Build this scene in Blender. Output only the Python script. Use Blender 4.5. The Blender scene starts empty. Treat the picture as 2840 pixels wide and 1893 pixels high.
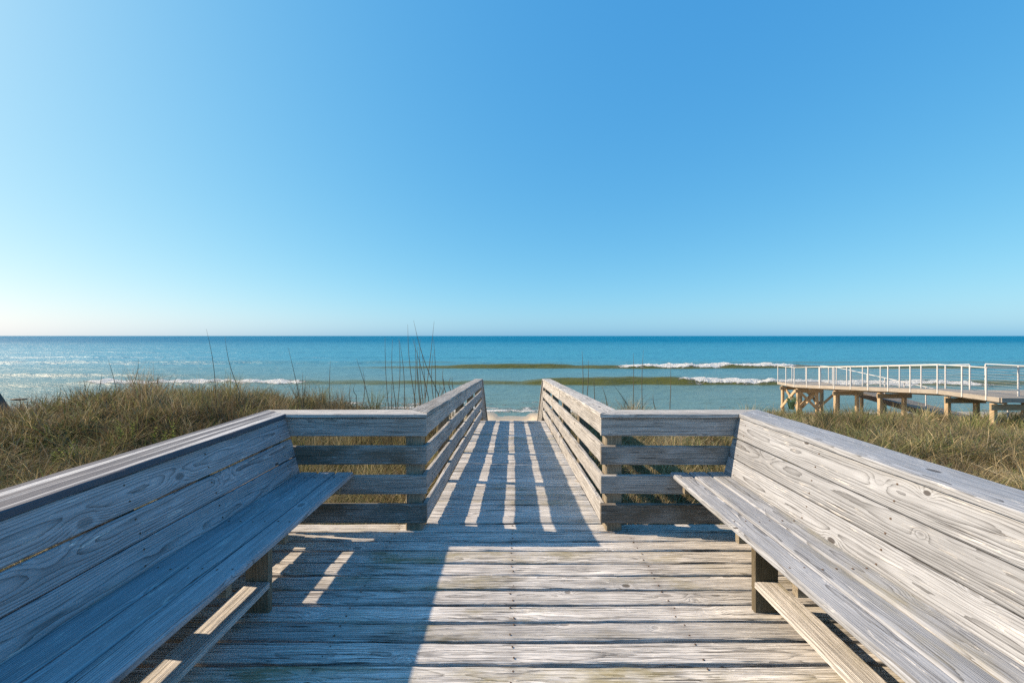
import bpy, math, random
import numpy as np
from mathutils import Vector, Matrix

# ------------------------------------------------------------------ camera, sky, sun, exposure
scene = bpy.context.scene
COL = scene.collection
cam_data = bpy.data.cameras.new("camera")
cam = bpy.data.objects.new("camera", cam_data)
COL.objects.link(cam)
CAM_H = 1.61
cam.location = (0.0, 0.0, CAM_H)
cam.rotation_euler = (math.radians(90), 0, 0)
cam_data.sensor_width = 36.0
cam_data.lens = 36.0 * 1080 / 2840
cam_data.shift_y = -0.0055
cam_data.clip_start = 0.05
cam_data.clip_end = 60000
scene.camera = cam

SUN_TO = Vector((-1.36, 0.17, 0.978)).normalized()
SUN_EL = math.asin(SUN_TO.z)
SUN_AZ = math.atan2(SUN_TO.x, SUN_TO.y)          # clockwise from +Y

world = bpy.data.worlds.new("World")
scene.world = world
world.use_nodes = True
wt = world.node_tree
wt.nodes.clear()
sky = wt.nodes.new("ShaderNodeTexSky")
sky.sky_type = 'NISHITA'
sky.sun_disc = False
sky.sun_elevation = SUN_EL
sky.sun_rotation = SUN_AZ
sky.altitude = 0
sky.air_density = 0.8
sky.dust_density = 1.0
sky.ozone_density = 2.0
EXPOSURE = 0.75
# tone of the clear sky: one gain and one power per colour channel for the whole dome
sepc = wt.nodes.new("ShaderNodeSeparateColor")
comc = wt.nodes.new("ShaderNodeCombineColor")
wt.links.new(sky.outputs[0], sepc.inputs[0])
for ch, (gain, power) in enumerate(((1.00, 1.0), (1.06, 0.53), (1.05, 0.24))):
    m1 = wt.nodes.new("ShaderNodeMath"); m1.operation = 'MULTIPLY'; m1.inputs[1].default_value = 0.1
    m2 = wt.nodes.new("ShaderNodeMath"); m2.operation = 'POWER'; m2.inputs[1].default_value = power
    m3 = wt.nodes.new("ShaderNodeMath"); m3.operation = 'MULTIPLY'; m3.inputs[1].default_value = gain * 10 / 2 ** EXPOSURE
    wt.links.new(sepc.outputs[ch], m1.inputs[0])
    wt.links.new(m1.outputs[0], m2.inputs[0])
    wt.links.new(m2.outputs[0], m3.inputs[0])
    wt.links.new(m3.outputs[0], comc.inputs[ch])
bg = wt.nodes.new("ShaderNodeBackground")
bg.inputs["Strength"].default_value = 0.1
wo = wt.nodes.new("ShaderNodeOutputWorld")
wt.links.new(comc.outputs[0], bg.inputs["Color"])
wt.links.new(bg.outputs[0], wo.inputs["Surface"])

sun_data = bpy.data.lights.new("sun", 'SUN')
sun_data.energy = 5.0
sun_data.angle = math.radians(0.53)
sun_data.color = (1.0, 0.77, 0.52)
sun = bpy.data.objects.new("sun", sun_data)
COL.objects.link(sun)
sun.rotation_euler = SUN_TO.to_track_quat('Z', 'Y').to_euler()

scene.view_settings.view_transform = 'Standard'
scene.view_settings.look = 'None'
scene.view_settings.exposure = EXPOSURE
scene.view_settings.gamma = 1.0
scene.view_settings.use_curve_mapping = False
scene.cycles.max_bounces = 6
scene.cycles.use_denoising = False
scene.cycles.sample_clamp_direct = 1.5
scene.cycles.sample_clamp_indirect = 1.5

rng = random.Random(7)
nrng = np.random.default_rng(11)


# ------------------------------------------------------------------ node helpers
class S:
    """socket wrapper with arithmetic"""
    def __init__(self, nt, sock):
        self.nt, self.sock = nt, sock

    def _m(self, op, a, b=None, c=None):
        n = self.nt.nodes.new("ShaderNodeMath")
        n.operation = op
        for i, v in enumerate((a, b, c)):
            if v is None:
                continue
            if isinstance(v, S):
                self.nt.links.new(v.sock, n.inputs[i])
            else:
                n.inputs[i].default_value = v
        return S(self.nt, n.outputs[0])

    def __add__(self, o): return self._m('ADD', self, o)
    __radd__ = __add__
    def __sub__(self, o): return self._m('SUBTRACT', self, o)
    def __rsub__(self, o): return self._m('SUBTRACT', o, self)
    def __mul__(self, o): return self._m('MULTIPLY', self, o)
    __rmul__ = __mul__
    def __truediv__(self, o): return self._m('DIVIDE', self, o)
    def pow(self, p): return self._m('POWER', self, p)
    def frac(self): return self._m('FRACT', self)
    def sqrt(self): return self._m('SQRT', self)
    def sin(self): return self._m('SINE', self)
    def exp(self): return self._m('EXPONENT', self)
    def clamp(self): return self._m('MINIMUM', self._m('MAXIMUM', self, 0.0), 1.0)

    def smooth(self, a, b):
        n = self.nt.nodes.new("ShaderNodeMapRange")
        n.interpolation_type = 'SMOOTHSTEP'
        self.nt.links.new(self.sock, n.inputs['Value'])
        flip = a > b
        lo, hi = (b, a) if flip else (a, b)
        n.inputs['From Min'].default_value = lo
        n.inputs['From Max'].default_value = hi
        n.inputs['To Min'].default_value = 1.0 if flip else 0.0
        n.inputs['To Max'].default_value = 0.0 if flip else 1.0
        return S(self.nt, n.outputs['Result'])


def vec(nt, x, y, z):
    n = nt.nodes.new("ShaderNodeCombineXYZ")
    for i, v in enumerate((x, y, z)):
        if isinstance(v, S):
            nt.links.new(v.sock, n.inputs[i])
        else:
            n.inputs[i].default_value = v
    return S(nt, n.outputs[0])


def noise(nt, v, scale=1.0, detail=3.0, rough=0.55, dist=0.0):
    n = nt.nodes.new("ShaderNodeTexNoise")
    n.inputs['Scale'].default_value = scale
    n.inputs['Detail'].default_value = detail
    n.inputs['Roughness'].default_value = rough
    n.inputs['Distortion'].default_value = dist
    nt.links.new(v.sock, n.inputs['Vector'])
    return S(nt, n.outputs['Fac'])


def mixc(nt, f, a, b, mode='MIX'):
    n = nt.nodes.new("ShaderNodeMix")
    n.data_type = 'RGBA'
    n.blend_type = mode
    if isinstance(f, S):
        nt.links.new(f.sock, n.inputs[0])
    else:
        n.inputs[0].default_value = f
    for i, v in ((6, a), (7, b)):
        if isinstance(v, S):
            nt.links.new(v.sock, n.inputs[i])
        else:
            n.inputs[i].default_value = (*v, 1.0)
    return S(nt, n.outputs[2])


def new_mat(name):
    m = bpy.data.materials.new(name)
    m.use_nodes = True
    nt = m.node_tree
    return m, nt, nt.nodes["Principled BSDF"]


def setin(nt, bsdf, key, v):
    if isinstance(v, S):
        nt.links.new(v.sock, bsdf.inputs[key])
    elif isinstance(v, tuple):
        bsdf.inputs[key].default_value = (*v, 1.0)
    else:
        bsdf.inputs[key].default_value = v


def bump(nt, h, strength, dist):
    n = nt.nodes.new("ShaderNodeBump")
    n.inputs['Strength'].default_value = strength
    n.inputs['Distance'].default_value = dist
    nt.links.new(h.sock, n.inputs['Height'])
    return S(nt, n.outputs[0])


def xyz(nt, sock):
    sp = nt.nodes.new("ShaderNodeSeparateXYZ")
    nt.links.new(sock, sp.inputs[0])
    return tuple(S(nt, sp.outputs[i]) for i in range(3))


def wood_material(name, light, mid, dark, freq=105.0, line_amt=0.75, white=0.5,
                  crack_amt=0.8, stain=(0.16, 0.135, 0.045), bump_s=0.7, knot_l=0.46, coarse=0.5, sharp=3.5, bands=0.0, checks=(0.665, 0.70), nails=False, fib=(2.6, 120.0), chk=(2.4, 72.0)):
    """weathered sawn timber: growth rings cut by the face, knots that bend them, splits, stains.
    object colour carries: R,G seeds, B tint, A amount of stain"""
    m, nt, bsdf = new_mat(name)
    tc = nt.nodes.new("ShaderNodeTexCoord")
    oi = nt.nodes.new("ShaderNodeObjectInfo")
    x, y, z = xyz(nt, tc.outputs['Object'])
    s1, s2, s3 = xyz(nt, oi.outputs['Color'])
    al = S(nt, oi.outputs['Alpha'])
    ox = x + s1 * 41.0
    oy = y + s2 * 23.0
    wob = noise(nt, vec(nt, ox * 0.9, oy * 2.0, z * 2.0 + s2 * 9.0), 1.0, 2.0) - 0.5
    wob2 = noise(nt, vec(nt, ox * 1.7 + 7.0, oy * 3.0, z * 3.0), 1.0, 2.0) - 0.5
    u = y + (s1 - 0.5) * 0.34 + wob * 0.055
    v = z + 0.012 + s2 * 0.06 + x * ((s1 - 0.5) * 0.06) + wob2 * 0.042
    r = (u * u + v * v).sqrt()
    # knots
    vo = nt.nodes.new("ShaderNodeTexVoronoi")
    vo.voronoi_dimensions = '2D'
    vo.inputs['Scale'].default_value = 1.0
    kd = knot_l
    jit = noise(nt, vec(nt, ox * 14.0, oy * 22.0, 0.0), 1.0, 2.0) - 0.5
    kv = vec(nt, (ox * 0.62 + z) / kd, (oy * 1.0 + z) / kd, 0.0)
    nt.links.new(kv.sock, vo.inputs['Vector'])
    vr, vg, vb = xyz(nt, vo.outputs['Color'])
    ksize = 0.45 + vr * 0.95
    d = (S(nt, vo.outputs['Distance']) * kd + jit * 0.014) / ksize
    dk = d / 0.042
    k = (dk * dk * -1.0).exp()
    fine = noise(nt, vec(nt, ox * 5.0, oy * 55.0, z * 55.0), 1.0, 3.0)
    ring = r * ((0.55 + s2 * 0.9) * freq) + k * 2.7 + (fine - 0.5) * 0.75
    w = ring.frac()
    line = w.pow(sharp)
    fibre = noise(nt, vec(nt, ox * 9.0, oy * 260.0, z * 260.0), 1.0, 3.0, 0.65)
    streak = noise(nt, vec(nt, ox * 2.2, oy * 38.0, z * 38.0), 1.0, 4.0, 0.6)
    blotch = noise(nt, vec(nt, ox * 3.0, oy * 9.0, z * 9.0), 1.0, 5.0, 0.65)
    crack = noise(nt, vec(nt, ox * chk[0], oy * chk[1], z * 50.0), 1.0, 3.0, 0.6, 0.5).smooth(*checks)
    gaps = noise(nt, vec(nt, ox * 2.0 + 3.0, oy * 5.0, 1.7), 1.0, 2.0).smooth(0.42, 0.60)
    crack = crack * gaps * crack_amt
    cl = noise(nt, vec(nt, ox * fib[0], oy * fib[1], z * 90.0), 1.0, 3.0, 0.6, 0.6)
    cdark = cl.smooth(0.50, 0.34) * coarse
    clite = cl.smooth(0.55, 0.66) * coarse
    f1 = ((blotch - 0.5) * 1.6 + (streak - 0.5) * 1.5 + 0.45).clamp()
    c = mixc(nt, f1, light, mid)
    amt = ((line * line_amt) * (streak * 1.2 + 0.35) + (fibre - 0.5) * 0.55).clamp()
    c = mixc(nt, amt, c, dark)
    c = mixc(nt, cdark * (blotch * 1.3 + 0.1), c, (dark[0] * 0.8, dark[1] * 0.8, dark[2] * 0.8))
    c = mixc(nt, clite * 0.6, c, (light[0] * 1.25, light[1] * 1.25, light[2] * 1.25))
    wht = noise(nt, vec(nt, ox * 7.0, oy * 46.0, z * 46.0), 1.0, 5.0, 0.72, 0.4).smooth(0.56, 0.68)
    wht2 = noise(nt, vec(nt, ox * 2.3, oy * 6.0, 4.0), 1.0, 3.0).smooth(0.40, 0.62)
    c = mixc(nt, wht * wht2 * white, c, (0.80, 0.78, 0.75))
    core = d.smooth(0.021, 0.012)
    krim = d.smooth(0.034, 0.022)
    ksel = vg.smooth(0.25, 0.75)
    c = mixc(nt, krim * 0.45, c, light)
    c = mixc(nt, core * (0.15 + ksel * 0.7), c, (dark[0] * 0.62, dark[1] * 0.52, dark[2] * 0.46))
    st = noise(nt, vec(nt, ox * 1.3, oy * 3.5, z * 3.5 + 5.0), 1.0, 5.0, 0.66)
    stm = (st + al * 0.75).smooth(0.68, 0.98) * 0.85
    stc = mixc(nt, streak, stain, (stain[0] * 1.9, stain[1] * 1.9, stain[2] * 1.9))
    c = mixc(nt, stm * (1.0 - wht * 0.6), c, stc)
    c = mixc(nt, crack, c, (0.03, 0.027, 0.025))
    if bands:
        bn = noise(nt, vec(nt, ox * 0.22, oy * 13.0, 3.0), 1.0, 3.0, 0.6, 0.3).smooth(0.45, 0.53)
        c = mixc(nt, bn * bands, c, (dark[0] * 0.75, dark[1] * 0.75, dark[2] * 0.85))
    tint = 0.62 + s3 * 0.66
    if nails:
        ax = (x * x).sqrt()
        nd = ((ax - 0.95) / 0.028)
        nd0 = ax / 0.028
        rust = ((nd * nd * -1.0).exp() + (nd0 * nd0 * -1.0).exp()) * streak.smooth(0.42, 0.66) * 0.45
        c = mixc(nt, rust * 0.8, c, (0.09, 0.062, 0.045))
    tv = vec(nt, tint, tint, tint)
    c = mixc(nt, 1.0, c, tv, 'MULTIPLY')
    setin(nt, bsdf, 'Base Color', c)
    setin(nt, bsdf, 'Roughness', 0.82 + (streak - 0.5) * 0.2)
    setin(nt, bsdf, 'Specular IOR Level', 0.28)
    h = (1.0 - line) * 0.55 + clite * 0.8 - cdark * 0.9 + fibre * 0.35 + streak * 0.9 - crack * 2.2 + wht * wht2 * 0.5 - core * 0.4
    setin(nt, bsdf, 'Normal', bump(nt, h, bump_s, 0.004))
    return m


M = {}
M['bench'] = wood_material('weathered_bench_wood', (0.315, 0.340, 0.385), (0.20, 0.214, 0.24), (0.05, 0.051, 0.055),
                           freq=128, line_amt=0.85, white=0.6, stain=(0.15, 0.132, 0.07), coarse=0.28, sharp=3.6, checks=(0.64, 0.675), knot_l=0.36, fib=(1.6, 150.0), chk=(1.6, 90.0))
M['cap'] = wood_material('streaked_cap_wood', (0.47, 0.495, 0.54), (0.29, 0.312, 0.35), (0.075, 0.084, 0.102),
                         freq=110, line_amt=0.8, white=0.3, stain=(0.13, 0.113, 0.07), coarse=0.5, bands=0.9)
M['deck'] = wood_material('weathered_deck_wood', (0.69, 0.685, 0.685), (0.43, 0.425, 0.425), (0.09, 0.086, 0.084),
                          freq=100, line_amt=0.75, white=0.8, crack_amt=0.85, stain=(0.15, 0.128, 0.05), bump_s=1.0, coarse=0.62, fib=(1.5, 165.0), chk=(1.5, 95.0),
                          checks=(0.60, 0.635), nails=True)
M['rail'] = wood_material('weathered_rail_wood', (0.44, 0.44, 0.445), (0.275, 0.272, 0.272), (0.08, 0.077, 0.076),
                          freq=110, line_amt=0.75, white=0.5, stain=(0.085, 0.068, 0.048), coarse=0.6, checks=(0.62, 0.66))
M['post'] = wood_material('weathered_post_wood', (0.31, 0.275, 0.215), (0.19, 0.165, 0.125), (0.078, 0.064, 0.048),
                          freq=90, line_amt=0.6, white=0.2, stain=(0.05, 0.041, 0.023))
M['new'] = wood_material('young_pine_wood', (0.43, 0.335, 0.225), (0.33, 0.25, 0.16), (0.18, 0.13, 0.085),
                         freq=40, line_amt=0.5, white=0.15, crack_amt=0.4, stain=(0.28, 0.2, 0.09), bump_s=0.3)
M['pierdeck'] = wood_material('pier_deck_wood', (0.31, 0.29, 0.265), (0.215, 0.198, 0.18), (0.11, 0.10, 0.09),
                              freq=30, line_amt=0.4, white=0.3, crack_amt=0.4, stain=(0.2, 0.15, 0.1), bump_s=0.3)

m, nt, b = new_mat('white_painted_metal')
tc = nt.nodes.new("ShaderNodeTexCoord")
nz = noise(nt, S(nt, tc.outputs['Object']), 6.0, 4.0)
setin(nt, b, 'Base Color', mixc(nt, nz.smooth(0.5, 0.8), (0.52, 0.53, 0.55), (0.40, 0.395, 0.38)))
setin(nt, b, 'Roughness', 0.42)
M['white'] = m

m, nt, b = new_mat('steel_cable')
tc = nt.nodes.new("ShaderNodeTexCoord")
nz = noise(nt, S(nt, tc.outputs['Object']), 30.0, 2.0)
setin(nt, b, 'Base Color', mixc(nt, nz, (0.42, 0.42, 0.43), (0.55, 0.55, 0.56)))
setin(nt, b, 'Metallic', 0.8)
setin(nt, b, 'Roughness', 0.35)
M['cable'] = m

m, nt, b = new_mat('dark_driftwood')
tc = nt.nodes.new("ShaderNodeTexCoord")
nz = noise(nt, S(nt, tc.outputs['Object']), 9.0, 5.0)
setin(nt, b, 'Base Color', mixc(nt, nz, (0.035, 0.028, 0.024), (0.13, 0.105, 0.09)))
setin(nt, b, 'Roughness', 0.8)
setin(nt, b, 'Normal', bump(nt, nz, 0.6, 0.02))
M['drift'] = m


# ------------------------------------------------------------------ object helpers
def tag(o, label=None, cat=None, group=None, kind=None):
    if label: o['label'] = label
    if cat: o['category'] = cat
    if group: o['group'] = group
    if kind: o['kind'] = kind
    return o


def thing(name, label, cat, loc=(0, 0, 0), group=None):
    o = bpy.data.objects.new(name, None)
    o.empty_display_size = 0.1
    COL.objects.link(o)
    o.location = loc
    return tag(o, label, cat, group)


def link_mesh(name, me, mat, parent=None):
    o = bpy.data.objects.new(name, me)
    COL.objects.link(o)
    if mat is not None:
        me.materials.append(mat)
    if parent is not None:
        o.parent = parent
    return o


def place(o, mat4):
    """world matrix for o, whose parents are only translated"""
    p = o.parent
    off = Vector((0, 0, 0))
    while p is not None:
        off += p.location
        p = p.parent
    mm = mat4.copy()
    mm.translation = mm.translation - off
    o.matrix_basis = mm


def frame(origin, xd, zd):
    xd = Vector(xd).normalized()
    zd = Vector(zd)
    yd = zd.cross(xd).normalized()
    zd = xd.cross(yd).normalized()
    mm = Matrix((xd, yd, zd)).transposed().to_4x4()
    mm.translation = Vector(origin)
    return mm


def board(name, p0, p1, W, T, up, mat, parent, stain=0.0, tint=None, skew=(0, 0), wob=0.0012,
          chamfer=0.005, seg=0.28, wave=0.0, shift=(0.0, 0.0)):
    """a sawn board from p0 to p1 (centre line of the section); width W across, thickness T along 'up'.
    skew: mitre, x shift per unit of local y at each end; wave: slow bow of the edges"""
    p0, p1 = Vector(p0), Vector(p1)
    L = (p1 - p0).length
    mid = (p0 + p1) * 0.5
    mm = frame(mid, p1 - p0, up)
    n = max(2, int(L / seg))
    c = chamfer
    hw, ht = W / 2, T / 2
    prof = [(-hw + c, -ht), (hw - c, -ht), (hw, -ht + c), (hw, ht - c), (hw - c, ht), (0, ht), (-hw + c, ht),
            (-hw, ht - c), (-hw, -ht + c)]
    k = len(prof)
    vs = []
    ph1, ph2, ph3 = (rng.uniform(0, 6.28) for _ in range(3))
    for i in range(n + 1):
        t = i / n
        x0 = -L / 2 + L * t
        bow = wave * math.sin(3.1 * t * max(1, L / 1.6) + ph1)
        dip = wob * math.sin(2.3 * x0 + ph2)
        for (yy, zz) in prof:
            e = wob * rng.uniform(-1, 1) + (wave * 0.6 * math.sin(x0 * 2.9 + ph3) if yy > 0 else 0)
            sy = yy + e + bow
            sx = x0
            if i == 0: sx += skew[0] * yy
            if i == n: sx += skew[1] * yy
            vs.append((sx, sy, zz + dip + (wob * 0.5 * rng.uniform(-1, 1) if zz > 0 else 0)))
    fs = []
    for i in range(n):
        for j in range(k):
            a = i * k + j
            bb = i * k + (j + 1) % k
            fs.append((a, bb, bb + k, a + k))
    fs.append(tuple(range(k - 1, -1, -1)))
    fs.append(tuple(range(n * k, n * k + k)))
    # orient outward
    fs = [tuple(reversed(f)) for f in fs] if False else fs
    me = bpy.data.meshes.new(name)
    me.from_pydata(vs, [], fs)
    me.update()
    o = link_mesh(name, me, mat, parent)
    place(o, mm)
    o.color = (rng.random(), rng.random(), rng.random() if tint is None else tint, stain)
    return o


def bar(name, p0, p1, w, h, mat, parent, up=(0, 0, 1), stain=0.0, tint=None):
    return board(name, p0, p1, w, h, up, mat, parent, stain=stain, tint=tint, wob=0.0, chamfer=min(w, h) * 0.08, seg=50)


def tube_mesh(name, pts, radii, sides=5):
    vs, fs = [], []
    n = len(pts)
    for i, p in enumerate(pts):
        p = Vector(p)
        d = (Vector(pts[min(i + 1, n - 1)]) - Vector(pts[max(i - 1, 0)])).normalized()
        a = Vector((1, 0, 0)) if abs(d.x) < 0.8 else Vector((0, 1, 0))
        e1 = d.cross(a).normalized()
        e2 = d.cross(e1)
        for j in range(sides):
            th = 2 * math.pi * j / sides
            vs.append(tuple(p + (e1 * math.cos(th) + e2 * math.sin(th)) * radii[i]))
    for i in range(n - 1):
        for j in range(sides):
            a, b2 = i * sides + j, i * sides + (j + 1) % sides
            fs.append((a, b2, b2 + sides, a + sides))
    fs.append(tuple(range(sides - 1, -1, -1)))
    fs.append(tuple(range((n - 1) * sides, n * sides)))
    me = bpy.data.meshes.new(name)
    me.from_pydata(vs, [], fs)
    for p in me.polygons:
        p.use_smooth = True
    return me


m, nt, b = new_mat('rusty_nail')
tc = nt.nodes.new("ShaderNodeTexCoord")
nz = noise(nt, S(nt, tc.outputs['Object']), 90.0, 2.0)
setin(nt, b, 'Base Color', mixc(nt, nz, (0.05, 0.035, 0.028), (0.12, 0.075, 0.05)))
setin(nt, b, 'Roughness', 0.7)
M['nail'] = m


def nail_heads(parent, spots, r=0.0055):
    """spots: (point, normal) in world space; one joined mesh of small raised discs"""
    vs, fs = [], []
    for p, nrm in spots:
        p = Vector(p) - parent.location
        nrm = Vector(nrm).normalized()
        a_ = nrm.orthogonal().normalized()
        b_ = nrm.cross(a_)
        i0 = len(vs)
        for hh, rr in ((-0.001, r), (0.0022, r * 0.8)):
            for j in range(6):
                th = j * math.pi / 3
                vs.append(tuple(p + (a_ * math.cos(th) + b_ * math.sin(th)) * rr + nrm * hh))
        fs.append(tuple(range(i0 + 6, i0 + 12)))
        for j in range(6):
            fs.append((i0 + j, i0 + (j + 1) % 6, i0 + 6 + (j + 1) % 6, i0 + 6 + j))
    me = bpy.data.meshes.new('nail_heads')
    me.from_pydata(vs, [], fs)
    o = link_mesh('nail_heads', me, M['nail'], parent)
    o['kind'] = 'stuff'
    return o


# ------------------------------------------------------------------ terrain
SEA = -3.5


def sstep(a, b, v):
    t = np.clip((v - a) / (b - a), 0, 1)
    return t * t * (3 - 2 * t)


def wav(x, y, f, seed):
    r = np.random.default_rng(seed)
    s = 0
    for i in range(5):
        th = r.uniform(0, 6.28)
        ff = f * r.uniform(0.6, 1.7)
        s = s + np.sin((x * math.cos(th) + y * math.sin(th)) * ff + r.uniform(0, 6.28))
    return s / 5


def ground(x, y):
    x = np.asarray(x, float)
    y = np.asarray(y, float)
    beach = -2.35 - np.clip(y - 12.0, -30, 60) * 0.0805
    # centre and left: dune shelf that drops to the beach
    edge = 10.6 + 0.7 * wav(x, x * 0, 0.5, 3)
    cen = -0.70 + 0.06 * wav(x, y, 0.9, 5)
    mound = 0.66 * np.exp(-((x + 8.6) / 2.6) ** 2 - ((y - 9.3) / 2.6) ** 2)
    mound2 = -0.16 * np.exp(-((x + 3.6) / 1.8) ** 2 - ((y - 8.5) / 3.0) ** 2)
    left_drop = 0.62 * sstep(-9.8, -14.5, x)
    cl = cen + mound + mound2 - left_drop
    lf = sstep(0, 3.2, y - edge - 1.4 * np.exp(-((x + 8.5) / 4.0) ** 2))
    cl = cl * (1 - lf) + np.minimum(beach, -1.8) * lf
    # right: long slope down to the pier
    rt = -0.86 - np.clip(y - 8.0, 0, 60) * 0.137 + 0.10 * wav(x, y, 0.8, 8) - 0.06 * np.clip(x - 10, 0, 5) * 0.5
    w = sstep(2.5, 6.5, x)
    z = cl * (1 - w) + rt * w
    z = np.where(y > 20, z * (1 - sstep(20, 24, y)) + beach * sstep(20, 24, y), z)
    # hollow under the ramp and the deck
    under = sstep(1.3, 0.8, np.abs(x)) * sstep(3.0, 4.5, y)
    z = z - 0.12 * under
    return z


def grid_mesh(name, xs, ys, zf):
    X, Y = np.meshgrid(xs, ys)
    Z = zf(X, Y)
    nx, ny = len(xs), len(ys)
    co = np.stack([X, Y, Z], -1).reshape(-1, 3)
    i = np.arange(nx * ny).reshape(ny, nx)
    q = np.stack([i[:-1, :-1], i[:-1, 1:], i[1:, 1:], i[1:, :-1]], -1).reshape(-1, 4)
    return np_mesh(name, co, q)


def np_mesh(name, co, quads, tris=None, smooth=True):
    me = bpy.data.meshes.new(name)
    nq = len(quads)
    ntr = 0 if tris is None else len(tris)
    loops = quads.reshape(-1) if ntr == 0 else np.concatenate([quads.reshape(-1), tris.reshape(-1)])
    me.vertices.add(len(co))
    me.vertices.foreach_set("co", np.ascontiguousarray(co, dtype=np.float32).reshape(-1))
    me.loops.add(len(loops))
    me.loops.foreach_set("vertex_index", loops.astype(np.int32))
    me.polygons.add(nq + ntr)
    st = np.concatenate([np.arange(nq) * 4, nq * 4 + np.arange(ntr) * 3])
    me.polygons.foreach_set("loop_start", st.astype(np.int32))
    me.polygons.foreach_set("use_smooth", np.full(nq + ntr, smooth))
    me.update(calc_edges=True)
    return me


m, nt, b = new_mat('sand_and_dune_litter')
geo = nt.nodes.new("ShaderNodeNewGeometry")
px, py, pz = xyz(nt, geo.outputs['Position'])
P = S(nt, geo.outputs['Position'])
n1 = noise(nt, P, 0.8, 5.0, 0.6)
n2 = noise(nt, P, 9.0, 5.0, 0.7)
n3 = noise(nt, P, 60.0, 3.0, 0.7)
sand = mixc(nt, n3, (0.60, 0.50, 0.37), (0.50, 0.41, 0.29))
sand = mixc(nt, n2.smooth(0.45, 0.7), sand, (0.64, 0.55, 0.42))
wet = pz.smooth(SEA + 0.30, SEA + 0.05)
sand = mixc(nt, wet * 0.75, sand, (0.25, 0.20, 0.14))
wrack = noise(nt, vec(nt, px * 0.6, py * 3.0, 0.0), 1.0, 5.0, 0.7).smooth(0.60, 0.68)
sand = mixc(nt, wrack * 0.55 * pz.smooth(SEA + 0.15, SEA + 0.5), sand, (0.20, 0.14, 0.08))
lit = mixc(nt, n2, (0.16, 0.115, 0.06), (0.30, 0.23, 0.12))
onshelf = (pz + (n1 - 0.5) * 0.8).smooth(-2.3, -1.5)
bare = n1.smooth(0.60, 0.68)
c = mixc(nt, onshelf * (1.0 - bare * 0.75), sand, lit)
setin(nt, b, 'Base Color', c)
setin(nt, b, 'Roughness', 0.95 - wet * 0.6)
setin(nt, b, 'Specular IOR Level', 0.25)
setin(nt, b, 'Normal', bump(nt, n2 + n3 * 0.4, 0.7, 0.03))
M['ground'] = m

xs = np.unique(np.concatenate([np.arange(-120, -24, 4.0), np.arange(-24, 24, 0.3), np.arange(24, 121, 4.0)]))
ys = np.unique(np.concatenate([np.arange(-60, -4, 4.0), np.arange(-4, 30, 0.3), np.arange(30, 61, 3.0)]))
gnd = link_mesh('dune_ground', grid_mesh('dune_ground', xs, ys, ground), M['ground'])
tag(gnd, 'sandy dune shelf falling to the pale beach below', None, kind='structure')

# ------------------------------------------------------------------ sea
WAVES = []      # (Y of crest, list of (x, amplitude), front width, back width, foam intervals)


def interp(x, pts):
    xa = [p[0] for p in pts]
    ya = [p[1] for p in pts]
    return np.interp(x, xa, ya)


WAVES = [
    # crest y,      amplitude profile,                                                    front, back, foam profile
    (40.6, [(-90, .18), (-50, .22), (-44, .34), (-22, .34), (-17, .30), (-8, .28), (1, .30), (4, .70), (12, .80), (18, .74), (24, .58), (34, .42), (48, .40), (60, .30)],
     1.6, 3.2, [(-46, 0), (-43, 1), (-24, .95), (-20, 0), (16, 0), (18.5, .7), (20, 1), (46, 1), (50, 0)]),
    (60.5, [(-120, .12), (-40, .18), (-25, .22), (-14, .34), (-6, .68), (6, .76), (10, .54), (15, .50), (22, .66), (40, .74), (48, .45), (80, .3)],
     1.8, 3.6, [(14.5, 0), (17, .75), (21, 1), (40, 1), (44, .5), (46, 0)]),
    (49.0, [(-130, .34), (-70, .40), (-45, .34), (-36, .12), (-20, 0), (20, 0), (60, .15)], 1.0, 2.5, []),
    (72.0, [(-150, .44), (-60, .50), (-28, .44), (-10, .2), (20, .14), (60, .26), (150, .2)], 1.5, 4.0, []),
    (90.0, [(-180, .36), (-95, .42), (-60, .18), (-30, .42), (-5, .30), (30, .12), (150, .2)], 1.6, 4.5, []),
    (118.0, [(-200, .25), (-60, .28), (-20, .12), (100, .14), (200, .2)], 2.0, 5.0, []),
    (150.0, [(-250, .18), (-110, .24), (-20, .10), (100, .22), (250, .2)], 2.2, 6.0, []),
    (190.0, [(-300, .2), (0, .22), (300, .22)], 2.4, 7.0, []),
    (240.0, [(-400, .22), (0, .18), (400, .24)], 2.6, 8.0, []),
]


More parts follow.
